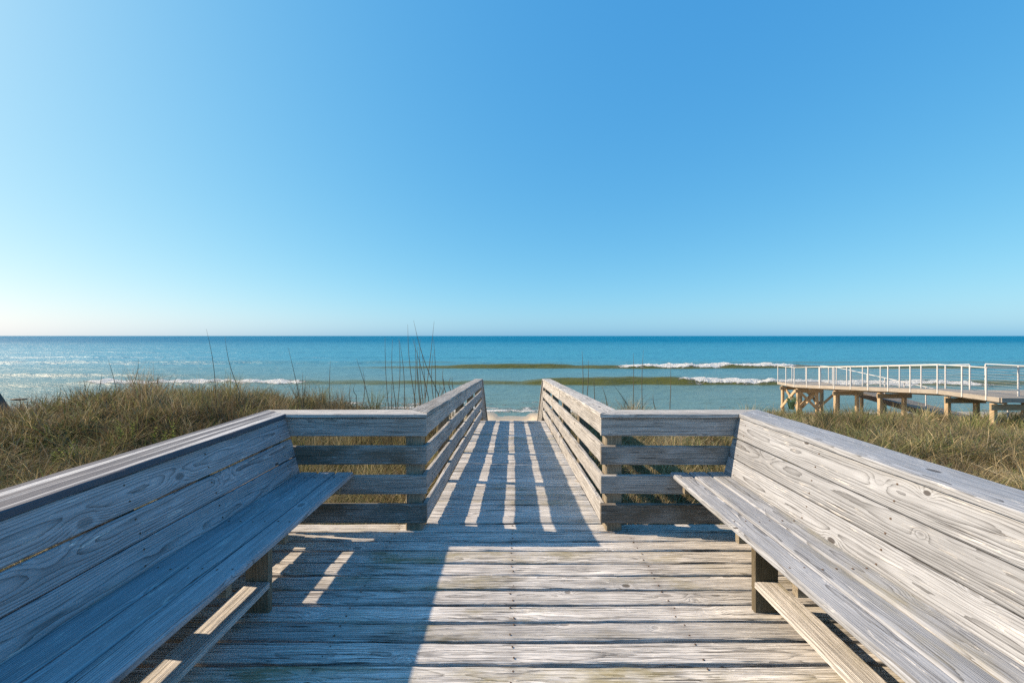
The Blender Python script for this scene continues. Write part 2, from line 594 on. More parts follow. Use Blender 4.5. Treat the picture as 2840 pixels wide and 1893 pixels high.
def sea_height(X, Y):
    Z = np.zeros_like(X)
    F = np.zeros_like(X)
    for i, (yc, amp, fw, bw, foam) in enumerate(WAVES):
        yl = yc + 0.9 * wav(X, X * 0, 0.12, 40 + i) + 0.35 * wav(X, X * 0, 0.5, 60 + i)
        A = interp(X, amp) * (1 + 0.12 * wav(X, X * 0, 0.7, 80 + i))
        t = Y - yl
        prof = np.where(t < 0, np.exp(-(t / fw) ** 2), np.exp(-(t / bw) ** 2))
        Z += A * prof
        Z -= 0.10 * A * np.exp(-((t + 2.6 * fw) / (1.6 * fw)) ** 2)
        if foam:
            fa = interp(X, foam)
            jag = 0.5 * wav(X, Y, 2.3, 7 + i) + 0.5 * wav(X, Y, 5.1, 17 + i)
            fv = 0.6 + 0.5 * wav(X, X * 0, 0.9, 25 + i)
            core = np.exp(-((t + 0.75 * fv) / (0.25 + np.where(X > 0, 1.15, 0.85) * np.clip(fv, .15, 2))) ** 2)
            F = np.maximum(F, fa * core * (1.15 + 0.35 * jag))
            trail = np.where(t > 0, np.exp(-t / 7.0), 0) * np.where(X > 0, 0.56, 0.40)
            F = np.maximum(F, fa * trail)
            Z += fa * core * 0.34 * (jag + 0.35)
    # swash lines on the beach
    for j, (ys0, a) in enumerate(((26.3, 1.0), (27.6, 0.66), (29.4, 0.44), (32.0, .32))):
        t = Y - (ys0 + 0.5 * wav(X, X * 0, 0.35, 100 + j) + 0.2 * wav(X, X * 0, 1.3, 120 + j))
        F = np.maximum(F, a * np.where(X > 7, 0.35, 1.0) * np.exp(-(t / (0.60 + .15 * j)) ** 2) * (0.85 + 0.4 * wav(X, X * 0, 0.9, 140 + j)))
        Z += 0.06 * np.exp(-(t / 0.5) ** 2)
    near = np.exp(-np.clip(Y - 24, 0, None) / 500)
    Z += near * (0.06 * wav(X, Y * 2.2, 0.8, 201) + 0.05 * wav(X, Y * 2.4, 1.9, 202) + 0.018 * wav(X, Y * 1.5, 4.6, 203))
    return SEA + Z, np.clip(F, 0, 1)


rows = [22.0]
while rows[-1] < 16000:
    y = rows[-1]
    if y < 36: st = 0.22
    elif y < 66: st = 0.16
    elif y < 260: st = 0.16 * (y / 66) ** 1.6
    else: st = 1.43 * (y / 260) ** 1.5 * 1.2
    rows.append(y + st)
rows = np.array(rows)
uu = np.linspace(-1, 1, 641)
uu = np.sign(uu) * (0.55 * np.abs(uu) + 0.45 * np.abs(uu) ** 3)
Yg, Ug = np.meshgrid(rows, uu, indexing='ij')
Xg = Ug * (Yg * 3.0 + 60)
Zg, Fg = sea_height(Xg, Yg)
co = np.stack([Xg, Yg, Zg], -1).reshape(-1, 3)
ii = np.arange(Xg.size).reshape(Xg.shape)
q = np.stack([ii[:-1, :-1], ii[:-1, 1:], ii[1:, 1:], ii[1:, :-1]], -1).reshape(-1, 4)
sme = np_mesh('sea', co, q)
at = sme.attributes.new('foam', 'FLOAT', 'POINT')
at.data.foreach_set('value', Fg.reshape(-1).astype(np.float32))

m, nt, b = new_mat('sea_water')
geo = nt.nodes.new("ShaderNodeNewGeometry")
px, py, pz = xyz(nt, geo.outputs['Position'])
fa = nt.nodes.new("ShaderNodeAttribute")
fa.attribute_name = 'foam'
foam = S(nt, fa.outputs['Fac'])
patch = noise(nt, vec(nt, px * 0.018, py * 0.05, 0.0), 1.0, 4.0, 0.6)
d1 = (py + (patch - 0.5) * 30.0).smooth(24.0, 95.0)
d2 = (py + (patch - 0.5) * 120.0).smooth(80.0, 420.0)
c = mixc(nt, d1, (0.105, 0.185, 0.190), (0.040, 0.225, 0.345))
c = mixc(nt, d2, c, (0.0, 0.140, 0.280))
hump = (pz + (patch - 0.5) * 0.1).smooth(SEA + 0.10, SEA + 0.26) * py.smooth(80.0, 62.0) * (px + (patch - 0.5) * 20.0).smooth(-32.0, -12.0)
c = mixc(nt, hump, c, (0.078, 0.082, 0.012))
fn = noise(nt, vec(nt, px * 1.5, py * 3.2, pz * 2.0), 1.0, 6.0, 0.7, 0.3)
fn2 = noise(nt, vec(nt, px * 5.0, py * 9.0, pz * 5.0), 1.0, 4.0, 0.7)
fn3 = noise(nt, vec(nt, px * 0.45, py * 0.9, 5.0), 1.0, 4.0, 0.6, 0.5)
fm = (foam * 1.25 + (fn - 0.5) * 1.9 + (fn2 - 0.5) * 0.9 + (fn3 - 0.5) * 1.3 - 0.50).smooth(0.0, 0.30) * foam.smooth(0.02, 0.12)
c = mixc(nt, fm, c, (0.66, 0.69, 0.71))
setin(nt, b, 'Base Color', c)
rough = 0.36 + d1 * 0.08 + d2 * 0.10
setin(nt, b, 'Roughness', rough + fm * 0.7)
setin(nt, b, 'IOR', 1.333)
setin(nt, b, 'Specular IOR Level', 0.36 - d2 * 0.24 - fm * 0.1)
r1 = noise(nt, vec(nt, px * 0.9, py * 2.6, 0.0), 1.0, 5.0, 0.62, 0.5)
r2 = noise(nt, vec(nt, px * 0.10, py * 0.42, 3.0), 1.0, 4.0, 0.6, 0.4)
r3 = noise(nt, vec(nt, px * 0.012, py * 0.06, 3.0), 1.0, 4.0, 0.6, 0.4)
hb = r1 * 0.20 + r2 * 1.2 * d1 + r3 * 10.0 * d2 + fm * (fn * 0.5 + fn2 * 0.15)
setin(nt, b, 'Normal', bump(nt, hb, 1.0, 1.0))
M['sea'] = m
sea = link_mesh('sea', sme, M['sea'])
tag(sea, 'blue green sea with low breaking waves', None, kind='structure')

# ------------------------------------------------------------------ deck
Xr = 2.02
deck = thing('viewing_deck', 'weathered grey wooden viewing deck of wide cross boards between two benches', 'deck', (0, 0, 0))
gaps = [3.345, 3.200, 3.058, 2.924, 2.762, 2.624, 2.475, 2.336, 2.198, 2.059, 1.910]
while gaps[-1] > -1.6:
    gaps.append(gaps[-1] - rng.choice((0.142, 0.145, 0.147, 0.150)))
for i in range(len(gaps) - 1):
    y1, y0 = gaps[i], gaps[i + 1]
    g = rng.uniform(0.018, 0.026)
    board('deck_board', (-Xr, (y0 + y1) / 2, -0.019 + rng.uniform(-.002, .002)), (Xr, (y0 + y1) / 2, -0.019 + rng.uniform(-.002, .002)),
          y1 - y0 - g, 0.038, (0, 0, 1), M['deck'], deck, stain=rng.uniform(0.05, 0.42), tint=rng.uniform(0.45, 1.0),
          wob=0.0028, chamfer=0.006, seg=0.12, wave=0.0024)
spots = []
for i in range(len(gaps) - 1):
    for jx in (-0.95, 0.0, 0.95):
        for f in (0.24, 0.76):
            spots.append(((jx + rng.uniform(-.012, .012), gaps[i + 1] + (gaps[i] - gaps[i + 1]) * f + rng.uniform(-.01, .01), 0.0015), (0, 0, 1)))
nail_heads(deck, spots)
for jx in (-1.9, -0.95, 0.0, 0.95, 1.9):
    bar('joist', (jx, -1.6, -0.125), (jx, 3.33, -0.125), 0.04, 0.17, M['post'], deck, stain=0.5, tint=0.2)
bar('rim_joist', (-Xr, 3.315, -0.13), (-0.74, 3.315, -0.13), 0.04, 0.16, M['post'], deck, stain=0.4)
bar('rim_joist', (0.77, 3.315, -0.13), (Xr, 3.315, -0.13), 0.04, 0.16, M['post'], deck, stain=0.4)
for sx in (-1, 1):
    bar('rim_joist', (sx * (Xr - 0.03), -1.6, -0.13), (sx * (Xr - 0.03), 3.28, -0.13), 0.04, 0.16, M['post'], deck, stain=0.4)

# ramp
RY0, RY1, RZ1 = 3.345, 9.17, -0.384
SL = RZ1 / (RY1 - RY0)


def rz(y):
    return SL * max(0.0, y - RY0)


RUP = Vector((0, -SL, 1)).normalized()
XL, XRr = -0.70, 0.728
ramp = thing('walkway_ramp', 'narrow plank ramp sloping down from deck towards the beach', 'ramp', (0, RY0, 0))
y = RY0
while y < RY1 - 0.02:
    pitch = rng.choice((0.140, 0.144, 0.147))
    yn = min(y + pitch, RY1)
    g = rng.uniform(0.008, 0.015)
    yc = (y + yn) / 2
    zc = rz(yc) - 0.019 + rng.uniform(-.003, .003)
    board('ramp_board', (XL - 0.04, yc, zc), (XRr + 0.04, yc, zc + rng.uniform(-.002, .002)), yn - y - g, 0.038, RUP, M['deck'], ramp,
          stain=rng.uniform(0.0, 0.32), tint=rng.uniform(0.4, 0.95), wob=0.002, chamfer=0.007, seg=0.2, wave=0.0015)
    y = yn
for jx in (-0.62, 0.0, 0.65):
    bar('joist', (jx, RY0, -0.13), (jx, RY1, rz(RY1) - 0.13), 0.04, 0.17, M['post'], ramp, stain=0.4)

# ------------------------------------------------------------------ railings
RAILZ = [(0.7925, 0.9370), (0.5570, 0.7075), (0.3180, 0.4680), (0.0790, 0.2330)]
CAPT, CAPZ = 0.032, 0.978
YF = 3.18          # front face of the front rail boards
fr_labels = {-1: 'shaded end railing between left bench and ramp opening', 1: 'end railing between right bench and ramp opening'}
for s in (-1, 1):
    xi = XL if s < 0 else XRr
    rail = thing('end_railing', fr_labels[s], 'railing', (s * 1.3, YF, 0), 'end railings either side of the ramp')
    for k, (z0, z1) in enumerate(RAILZ):
        stn = (0.05, 0.36, 0.25, 0.50)[k] if s > 0 else (0.1, 0.48, 0.36, 0.46)[k]
        tn = (0.75, 0.5, 0.62, 0.3)[k]
        board('rail_board', (xi, YF + 0.019, (z0 + z1) / 2), (s * 1.872, YF + 0.019, (z0 + z1) / 2 + rng.uniform(-.003, .003)),
              z1 - z0, 0.038, (0, -1, 0), M['rail'], rail, stain=stn, tint=tn, wave=0.0012)
    # cap: mitred to ramp cap and bench cap
    ym, wc = 3.245, 0.19
    x_in0, x_in1 = (xi + s * -0.012), s * 1.832       # at the near edge
    xo0, xo1 = x_in0 + s * wc, s * 2.10
    xm0, xm1 = (x_in0 + xo0) / 2, (x_in1 + xo1) / 2
    sk0 = (xo0 - x_in0) / wc
    sk1 = (xo1 - x_in1) / wc
    if s > 0:
        board('cap_board', (xm0 + 0.001, ym, CAPZ - CAPT / 2), (xm1 - 0.001, ym, CAPZ - CAPT / 2), wc, CAPT, (0, 0, 1), M['rail'], rail,
              stain=0.05, tint=0.85, skew=(sk0, sk1), wob=0.001)
    else:
        board('cap_board', (xm1 + 0.001, ym, CAPZ - CAPT / 2), (xm0 - 0.001, ym, CAPZ - CAPT / 2), wc, CAPT, (0, 0, 1), M['rail'], rail,
              stain=0.05, tint=1.0, skew=(sk1, sk0), wob=0.001)
    px0 = xi + s * 0.047
    bar('post', (px0 + s * 0.067, YF + 0.040 + 0.067, -0.7), (px0 + s * 0.067, YF + 0.040 + 0.067, CAPZ - CAPT - 0.002), 0.134, 0.134, M['post'], rail,
        up=(0, -1, 0), stain=0.15, tint=0.6)

rr_labels = {-1: 'sloping railing on the shaded left side of the ramp', 1: 'sloping sunlit railing on the right side of the ramp'}
for s in (-1, 1):
    xi = XL if s < 0 else XRr
    rail = thing('ramp_railing', rr_labels[s], 'railing', (xi, 6.2, rz(6.2)), 'railings along the ramp')
    xc = xi + s * 0.019
    ysplit = [(3.222, 6.02), (6.03, RY1 + 0.02)] if s > 0 else [(3.222, 5.35), (5.36, RY1 + 0.02)]
    for k, (z0, z1) in enumerate(RAILZ):
        for (ya, yb) in ysplit:
            dz = rng.uniform(-0.006, 0.006)
            dx = s * rng.uniform(0, 0.004)
            z = (z0 + z1) / 2 + dz
            board('rail_board', (xc + dx, ya, z + rz(ya)), (xc + dx, yb, z + rz(yb)), (z1 - z0) * 0.985, 0.037, (-s, 0, 0), M['rail'], rail,
                  stain=rng.uniform(0, 0.25), tint=rng.uniform(0.55, 0.95), wob=0.002, wave=0.002, seg=0.2)
    wc = 0.19
    xci = xi - s * 0.012
    xm = xci + s * wc / 2
    zc = CAPZ - CAPT / 2
    ya = 3.245
    if s < 0:
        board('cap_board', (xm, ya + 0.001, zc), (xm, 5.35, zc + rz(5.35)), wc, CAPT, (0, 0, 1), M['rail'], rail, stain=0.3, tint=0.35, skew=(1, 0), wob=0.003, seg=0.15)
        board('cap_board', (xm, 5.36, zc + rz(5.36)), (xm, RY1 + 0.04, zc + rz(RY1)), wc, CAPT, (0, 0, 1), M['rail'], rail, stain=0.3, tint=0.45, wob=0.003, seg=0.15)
    else:
        board('cap_board', (xm, ya + 0.001, zc), (xm, 6.02, zc + rz(6.02)), wc, CAPT, (0, 0, 1), M['rail'], rail, stain=0.0, tint=0.9, skew=(-1, 0), wob=0.003, seg=0.15)
        board('cap_board', (xm, 6.03, zc + rz(6.03)), (xm, RY1 + 0.04, zc + rz(RY1)), wc, CAPT, (0, 0, 1), M['rail'], rail, stain=0.0, tint=0.9, wob=0.003, seg=0.15)
    for py in (4.55, 5.95, 7.45, 9.02):
        xp = xi + s * (0.041 + 0.06)
        bar('post', (xp, py, -1.1), (xp, py, CAPZ - CAPT - 0.004 + rz(py)), 0.12, 0.10, M['post'], rail, up=(0, -1, 0), stain=0.4, tint=0.3)

# stairs down to the beach
st = thing('beach_stairs', 'wooden stairs with sloping handrails dropping from ramp end to beach', 'stairs', (0, RY1 + 0.05, RZ1))
SSL = -0.75
nst = 11
for i in range(1, nst):
    ty = RY1 + 0.03 + 0.245 * i
    tz = RZ1 - 0.183 * i
    board('tread', (XL - 0.02, ty, tz), (XRr + 0.02, ty, tz), 0.27, 0.038, (0, 0, 1), M['deck'], st, stain=0.1, tint=0.7)
yS, yE = RY1 + 0.06, RY1 + 2.75
for s in (-1, 1):
    xi = XL if s < 0 else XRr
    bar('stringer', (xi + s * 0.02, yS, RZ1 - 0.20), (xi + s * 0.02, yE, RZ1 - 0.20 + SSL * (yE - yS)), 0.038, 0.26, M['post'], st, tint=0.5)
    for k, (z0, z1) in enumerate(RAILZ[:3]):
        zc = (z0 + z1) / 2 + RZ1
        board('rail_board', (xi + s * 0.03, yS, zc), (xi + s * 0.03, yE, zc + SSL * (yE - yS)), 0.12, 0.036, (-s, 0, 0), M['rail'], st, stain=0.1, tint=0.6)
    board('handrail', (xi + s * 0.06, yS, CAPZ - CAPT / 2 + RZ1), (xi + s * 0.06, yE, CAPZ - CAPT / 2 + RZ1 + SSL * (yE - yS)), 0.15, 0.036, (0, 0, 1), M['rail'], st, stain=0.1, tint=0.6)
    for py in (RY1 + 1.35, RY1 + 2.65):
        zt = CAPZ - CAPT + RZ1 + SSL * (py - yS)
        bar('post', (xi + s * 0.11, py, zt - 2.0), (xi + s * 0.11, py, zt), 0.1, 0.1, M['post'], st, up=(0, -1, 0), tint=0.5)

# ------------------------------------------------------------------ benches
b_labels = {-1: 'long slat bench in deep shade along left edge of deck',
            1: 'long sunlit slat bench along right edge of deck'}
P0, P1 = Vector((1.725, 0.488)), Vector((1.843, 0.940))
TD = (P1 - P0).normalized()
for s in (-1, 1):
    bench = thing('bench', b_labels[s], 'bench', (s * 1.5, 0.8, 0), 'built-in benches facing each other')
    YB, YE = -1.6, 3.172
    # cap
    xi, xo = 1.832, 2.10
    wcap = xo - xi
    xm = s * (xi + xo) / 2
    skw = 0.19 / wcap
    zc = CAPZ - CAPT / 2
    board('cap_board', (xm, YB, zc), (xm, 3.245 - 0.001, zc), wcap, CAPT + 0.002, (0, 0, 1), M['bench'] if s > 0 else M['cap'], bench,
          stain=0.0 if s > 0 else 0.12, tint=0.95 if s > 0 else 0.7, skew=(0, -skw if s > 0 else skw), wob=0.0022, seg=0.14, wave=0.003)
    # backrest: three boards in a leaning plane
    gaps_b = [(0.0, 0.1480), (0.1540, 0.3040), (0.3100, 0.4715)] if s > 0 else [(0.0, 0.1470), (0.1530, 0.2940), (0.3080, 0.4715)]
    nrm = Vector((-TD.y * s, 0, TD.x))
    for k, (t0, t1) in enumerate(gaps_b):
        ce = P0 + TD * ((t0 + t1) / 2)
        cx, cz = s * ce.x - nrm.x * 0.019, ce.y - nrm.z * 0.019
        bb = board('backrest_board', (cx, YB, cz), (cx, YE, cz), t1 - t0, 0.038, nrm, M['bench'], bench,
              stain=(0.12, 0.0, 0.0)[k], tint=(0.95, 0.62, 0.85)[k] if s > 0 else (1.0, 0.95, 1.0)[k], wob=0.0008,  # left boards tinted paler, lifting their shade through the colour
              wave=0.0012 if s > 0 else 0.0026)
        bb.color = ((0.44, 0.60, 0.53)[k] if s > 0 else (0.55, 0.42, 0.50)[k], (0.15, 0.35, 0.72)[k] if s > 0 else (0.62, 0.22, 0.40)[k], bb.color[2], bb.color[3])
    # seat
    xa = 1.290
    for k in range(3):
        w = 0.139
        x0 = xa + k * 0.1475
        gap = 0.0
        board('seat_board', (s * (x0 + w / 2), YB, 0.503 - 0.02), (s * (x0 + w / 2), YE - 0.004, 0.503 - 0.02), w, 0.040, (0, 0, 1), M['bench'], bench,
              stain=(0.05, 0.10, 0.16)[k] + (0.12 if s > 0 else 0), tint=(0.62, 0.6, 0.55)[k] + (0.4 if s < 0 else 0.3), wob=0.0014, chamfer=0.010, wave=0.0012)  # left seat gets the paler tint to brighten its shade by colour
    spots = []
    for py in (3.05, 2.325, 1.85, 1.065, 0.35):
        for (t0, t1) in gaps_b:
            for f in (0.25, 0.75):
                ce = P0 + TD * (t0 + (t1 - t0) * f)
                spots.append(((s * ce.x, py + rng.uniform(-.01, .01), ce.y), nrm))
        for k in range(3):
            for f in (0.25, 0.75):
                spots.append(((s * (xa + k * 0.1475 + 0.1415 * f), py + rng.uniform(-.01, .01), 0.5035), (0, 0, 1)))
    nail_heads(bench, spots)
    # front legs, cross supports, foot plank
    for py in (2.28, 1.02, -0.3):
        board('leg', (s * 1.480, py, 0.001), (s * 1.480, py, 0.40), 0.138, 0.038, (0, -1, 0), M['post'], bench, stain=0.45, tint=0.45)
    for py in (3.05, 2.325, 1.85, 1.065, 0.35, -0.25):
        board('seat_support', (s * 1.345, py, 0.418), (s * 1.93, py, 0.418), 0.085, 0.038, (0, -1, 0), M['post'], bench, stain=0.2, tint=0.7)
        q0 = P0 + Vector((0.058, -0.10))
        q1 = P1 + Vector((0.060, -0.004))
        bar('back_support', (s * q0.x, py, q0.y), (s * q1.x, py, q1.y), 0.10, 0.05, M['post'], bench, up=(s, 0, -0.2), stain=0.3, tint=0.5)
    board('foot_plank', (s * 1.476, YB, 0.186 - 0.019), (s * 1.476, 2.255, 0.186 - 0.019), 0.142, 0.038, (0, 0, 1), M['deck'], bench,
          stain=0.28, tint=0.45, wave=0.001)
    for py in (3.09, 2.35, 1.85, 1.10, 0.30, -0.6):
        bar('post', (s * 2.030, py, -0.75), (s * 2.030, py, CAPZ - CAPT - 0.004), 0.13, 0.13, M['post'], bench, up=(0, -1, 0), stain=0.3, tint=0.4)
    for (z0, z1) in ((0.552, 0.690), (0.275, 0.472), (0.030, 0.190)):
        board('side_board', (s * 1.938, YB, (z0 + z1) / 2), (s * 1.938, YE - 0.01, (z0 + z1) / 2), z1 - z0, 0.038, (-s, 0, 0), M['rail'], bench, stain=0.4, tint=0.5)

# ------------------------------------------------------------------ neighbouring boardwalk
XN, XF = 17.5, 18.9
pier = thing('boardwalk', 'tan timber boardwalk on posts with white railings beyond the right dune', 'boardwalk', (17.5, 20, -2.4))


def dz_pier(y):
    if y >= 24.07: return -1.40
    if y <= 15.97: return -0.605
    return -1.40 + (24.07 - y) * (0.795 / 8.1)


def pier_slab(y0, y1, x0, x1):
    z0, z1 = dz_pier(y0), dz_pier(y1)
    n = max(1, int(round((y1 - y0) / 0.145)))
    for i in range(n):
        ya = y0 + (y1 - y0) * i / n
        yb = y0 + (y1 - y0) * (i + 1) / n
        yc = (ya + yb) / 2
        zc = dz_pier(yc)
        bar('deck_board', (x0, yc, zc - 0.02), (x1, yc, zc - 0.02), (yb - ya) - 0.008, 0.04, M['pierdeck'], pier,
            up=(0, (z0 - z1) / (y1 - y0), 1), tint=rng.uniform(0.4, 1.0))


pier_slab(24.07, 25.62, XN, 20.3)
pier_slab(15.97, 24.07, XN, XF + 0.05)
pier_slab(13.95, 15.97, XN, 21.5)


def fascia(x, ya, yb, w=0.045, h=0.17, mat='pierdeck'):
    bar('fascia', (x, ya, dz_pier(ya) - 0.085), (x, yb, dz_pier(yb) - 0.085), w, h, M[mat], pier, tint=0.9)


for (ya, yb) in ((24.07, 25.62), (15.97, 24.07), (13.95, 15.97)):
    fascia(XN - 0.025, ya, yb)
fascia(XF + 0.075, 15.97, 24.07)
bar('fascia', (XN, 13.93, -0.69), (21.5, 13.93, -0.69), 0.045, 0.17, M['pierdeck'], pier, up=(0, 0, 1))
for gx in (XN + 0.25, XF - 0.25):
    for (ya, yb) in ((24.07, 25.55), (15.97, 24.07), (13.97, 15.97)):
        bar('joist', (gx, ya, dz_pier(ya) - 0.145), (gx, yb, dz_pier(yb) - 0.145), 0.05, 0.2, M['new'], pier)
# bents
for y in (25.35, 24.0, 21.2, 18.65, 15.75, 14.25):
    zt = dz_pier(y) - 0.25
    for x in (XN + 0.12, XF - 0.12):
        bar('pile', (x, y, -4.2), (x, y, zt - 0.0), 0.145, 0.145, M['new'], pier, up=(0, -1, 0), tint=0.8)
    bar('cap_beam', (XN - 0.12, y - 0.11, zt - 0.13), (XF + 0.12, y - 0.11, zt - 0.13), 0.05, 0.21, M['new'], pier, up=(0, 0, 1), tint=0.4)
for x in (20.15,):
    for y in (25.35, 24.1):
        bar('pile', (x, y, -4.2), (x, y, -1.6), 0.17, 0.17, M['new'], pier, up=(0, -1, 0), tint=0.6)
# cross bracing at the seaward end
for x in (XN + 0.0, XF - 0.0):
    bar('brace', (x, 25.35, -3.05), (x, 24.05, -1.75), 0.05, 0.14, M['new'], pier, up=(1, 0, 0) and (0, 0, 1), tint=0.9)
    bar('brace', (x + 0.24, 24.05, -3.05), (x + 0.24, 25.35, -1.75), 0.05, 0.14, M['new'], pier, tint=0.5)
for y in (25.35, 24.0):
    bar('brace', (XN + 0.12, y - 0.13, -1.80), (XF - 0.12, y - 0.13, -2.95), 0.05, 0.14, M['new'], pier, up=(0, 0, 1), tint=0.6)
    bar('brace', (XN + 0.12, y + 0.13, -2.95), (XF - 0.12, y + 0.13, -1.80), 0.05, 0.14, M['new'], pier, up=(0, 0, 1), tint=0.6)
bar('brace', (XF, 24.1, -2.9), (20.15, 24.1, -1.8), 0.05, 0.14, M['new'], pier, tint=0.6)
bar('brace', (XF, 25.3, -1.8), (20.15, 25.3, -2.9), 0.05, 0.14, M['new'], pier, tint=0.6)


def white_rail(pts, parent, zf, drop=0.15, skip=False):
    """pts: list of (x, y) post positions; posts, a top rail and steel cables"""
    for (x, y) in pts[1 if skip else 0:]:
        z = zf(y)
        bar('rail_post', (x, y, z - drop), (x, y, z + 1.03), 0.042, 0.042, M['white'], parent, up=(0, -1, 0))
    # split into straight runs for the top rail
    runs = []
    cur = [pts[0]]
    for i in range(1, len(pts)):
        cur.append(pts[i])
        if i + 1 < len(pts):
            a, b_, c_ = pts[i - 1], pts[i], pts[i + 1]
            d1 = Vector((b_[0] - a[0], b_[1] - a[1], zf(b_[1]) - zf(a[1]))).normalized()
            d2 = Vector((c_[0] - b_[0], c_[1] - b_[1], zf(c_[1]) - zf(b_[1]))).normalized()
            if d1.dot(d2) < 0.999:
                runs.append(cur)
                cur = [pts[i]]
    runs.append(cur)
    for r_ in runs:
        a, b_ = r_[0], r_[-1]
        p0 = Vector((a[0], a[1], zf(a[1]) + 1.05))
        p1 = Vector((b_[0], b_[1], zf(b_[1]) + 1.05))
        bar('top_rail', p0, p1, 0.058, 0.032, M['white'], parent)
        for k in range(8):
            h = 0.10 + 0.112 * k
            dz = Vector((0, 0, h - 1.05))
            o = bar('cable', p0 + dz, p1 + dz, 0.009, 0.009, M['cable'], parent)


near_posts = [(XN - 0.05, y) for y in (25.55, 24.8, 24.07, 23.06, 22.08, 21.09, 20.07, 19.08, 18.07, 17.06, 15.97, 15.1, 14.33)]
white_rail(near_posts, pier, dz_pier)
white_rail([(XN - 0.05, 14.33), (18.62, 14.32), (19.8, 14.31), (21.0, 14.30)], pier, dz_pier, skip=True)
far_posts = [(XF + 0.09, y) for y in (24.07, 23.06, 22.08, 21.09, 20.07, 19.08, 18.07, 17.06, 16.15)]
white_rail(far_posts, pier, dz_pier)
white_rail([(19.7, 16.2), (19.9, 15.3), (20.1, 14.4)], pier, lambda y: -0.605)
white_rail([(XN - 0.05, 25.55), (18.4, 25.58), (19.3, 25.58), (20.17, 25.58)], pier, dz_pier, skip=True)

# access ramp folding back beside the boardwalk
ar = thing('access_ramp', 'low access ramp with white handrail folding back behind the timber boardwalk', 'ramp', (20.3, 20, -2.6))


def dz_ar(y):
    return -1.40 - max(0.0, (24.3 - y)) * 0.102


bar('side_beam', (19.75, 24.05, dz_ar(24.05) - 0.12), (19.75, 15.2, dz_ar(15.2) - 0.12), 0.05, 0.26, M['drift'], ar)
bar('side_beam', (21.05, 24.05, dz_ar(24.05) - 0.12), (21.05, 15.2, dz_ar(15.2) - 0.12), 0.05, 0.26, M['drift'], ar)
yy = 15.2
while yy < 24.0:
    bar('ramp_board', (19.78, yy + 0.07, dz_ar(yy + 0.07) - 0.0), (21.02, yy + 0.07, dz_ar(yy + 0.07)), 0.137, 0.04, M['pierdeck'], ar, tint=0.6)
    yy += 0.145
white_rail([(20.25, 25.55), (20.25, 24.9), (20.25, 24.3)], ar, dz_ar)
white_rail([(20.25, 24.3)] + [(20.25, 24.3 - 1.05 * i) for i in range(1, 9)], ar, dz_ar, skip=True)
for y in (22.0, 18.9, 16.2):
    for x in (19.75, 21.05):
        bar('pile', (x, y, -4.0), (x, y, dz_ar(y) - 0.25), 0.13, 0.13, M['new'], ar, up=(0, -1, 0), tint=0.5)
bar('brace', (19.72, 18.9, -1.95), (19.72, 15.9, -2.35), 0.05, 0.12, M['new'], ar, tint=1.0)

# plank lying in the grass under the boardwalk
pl = board('loose_plank', (16.6, 16.6, ground(16.6, 16.6) + 0.30), (17.9, 15.9, ground(17.9, 15.9) + 0.28), 0.18, 0.05, (0, -0.2, 1), M['new'], None, tint=1.0)
tag(pl, 'pale plank lying in grass beneath the boardwalk', 'plank')

# driftwood in the shallows and a leaning post on the far left
pts = [(0, 0, 0), (0.45, 0.02, 0.02), (0.9, 0.0, 0.035), (1.35, -0.03, 0.06)]
dw = link_mesh('driftwood_log', tube_mesh('driftwood_log', pts, [0.05, 0.10, 0.085, 0.035], 8), M['drift'])
dw.location = (-39.0, 30.3, SEA + 0.14)
tag(dw, 'dark driftwood log floating in shallows at far left', 'log')
lp = bar('leaning_post', (-12.40, 9.8, -0.80), (-13.65, 9.8, 1.05), 0.17, 0.12, M['drift'], None, up=(0, -1, 0))
tag(lp, 'dark leaning wooden post at far left edge behind dune grass', 'post')

# ------------------------------------------------------------------ dune grass
m, nt, b = new_mat('dune_grass')
ca = nt.nodes.new("ShaderNodeAttribute")
ca.attribute_name = 'Col'
nt.links.new(ca.outputs['Color'], b.inputs['Base Color'])
b.inputs['Roughness'].default_value = 0.65
b.inputs['Specular IOR Level'].default_value = 0.25
tr = nt.nodes.new("ShaderNodeBsdfTranslucent")
nt.links.new(ca.outputs['Color'], tr.inputs['Color'])
mx = nt.nodes.new("ShaderNodeMixShader")
mx.inputs[0].default_value = 0.35
outn = nt.nodes['Material Output']
nt.links.new(b.outputs[0], mx.inputs[1])
nt.links.new(tr.outputs[0], mx.inputs[2])
nt.links.new(mx.outputs[0], outn.inputs['Surface'])
M['grass'] = m

PAL = {
    'straw': (0.46, 0.39, 0.24), 'tan': (0.33, 0.265, 0.15), 'brown': (0.18, 0.13, 0.075), 'olive': (0.17, 0.175, 0.07),
    'green': (0.14, 0.21, 0.07), 'grey': (0.28, 0.26, 0.21),
}


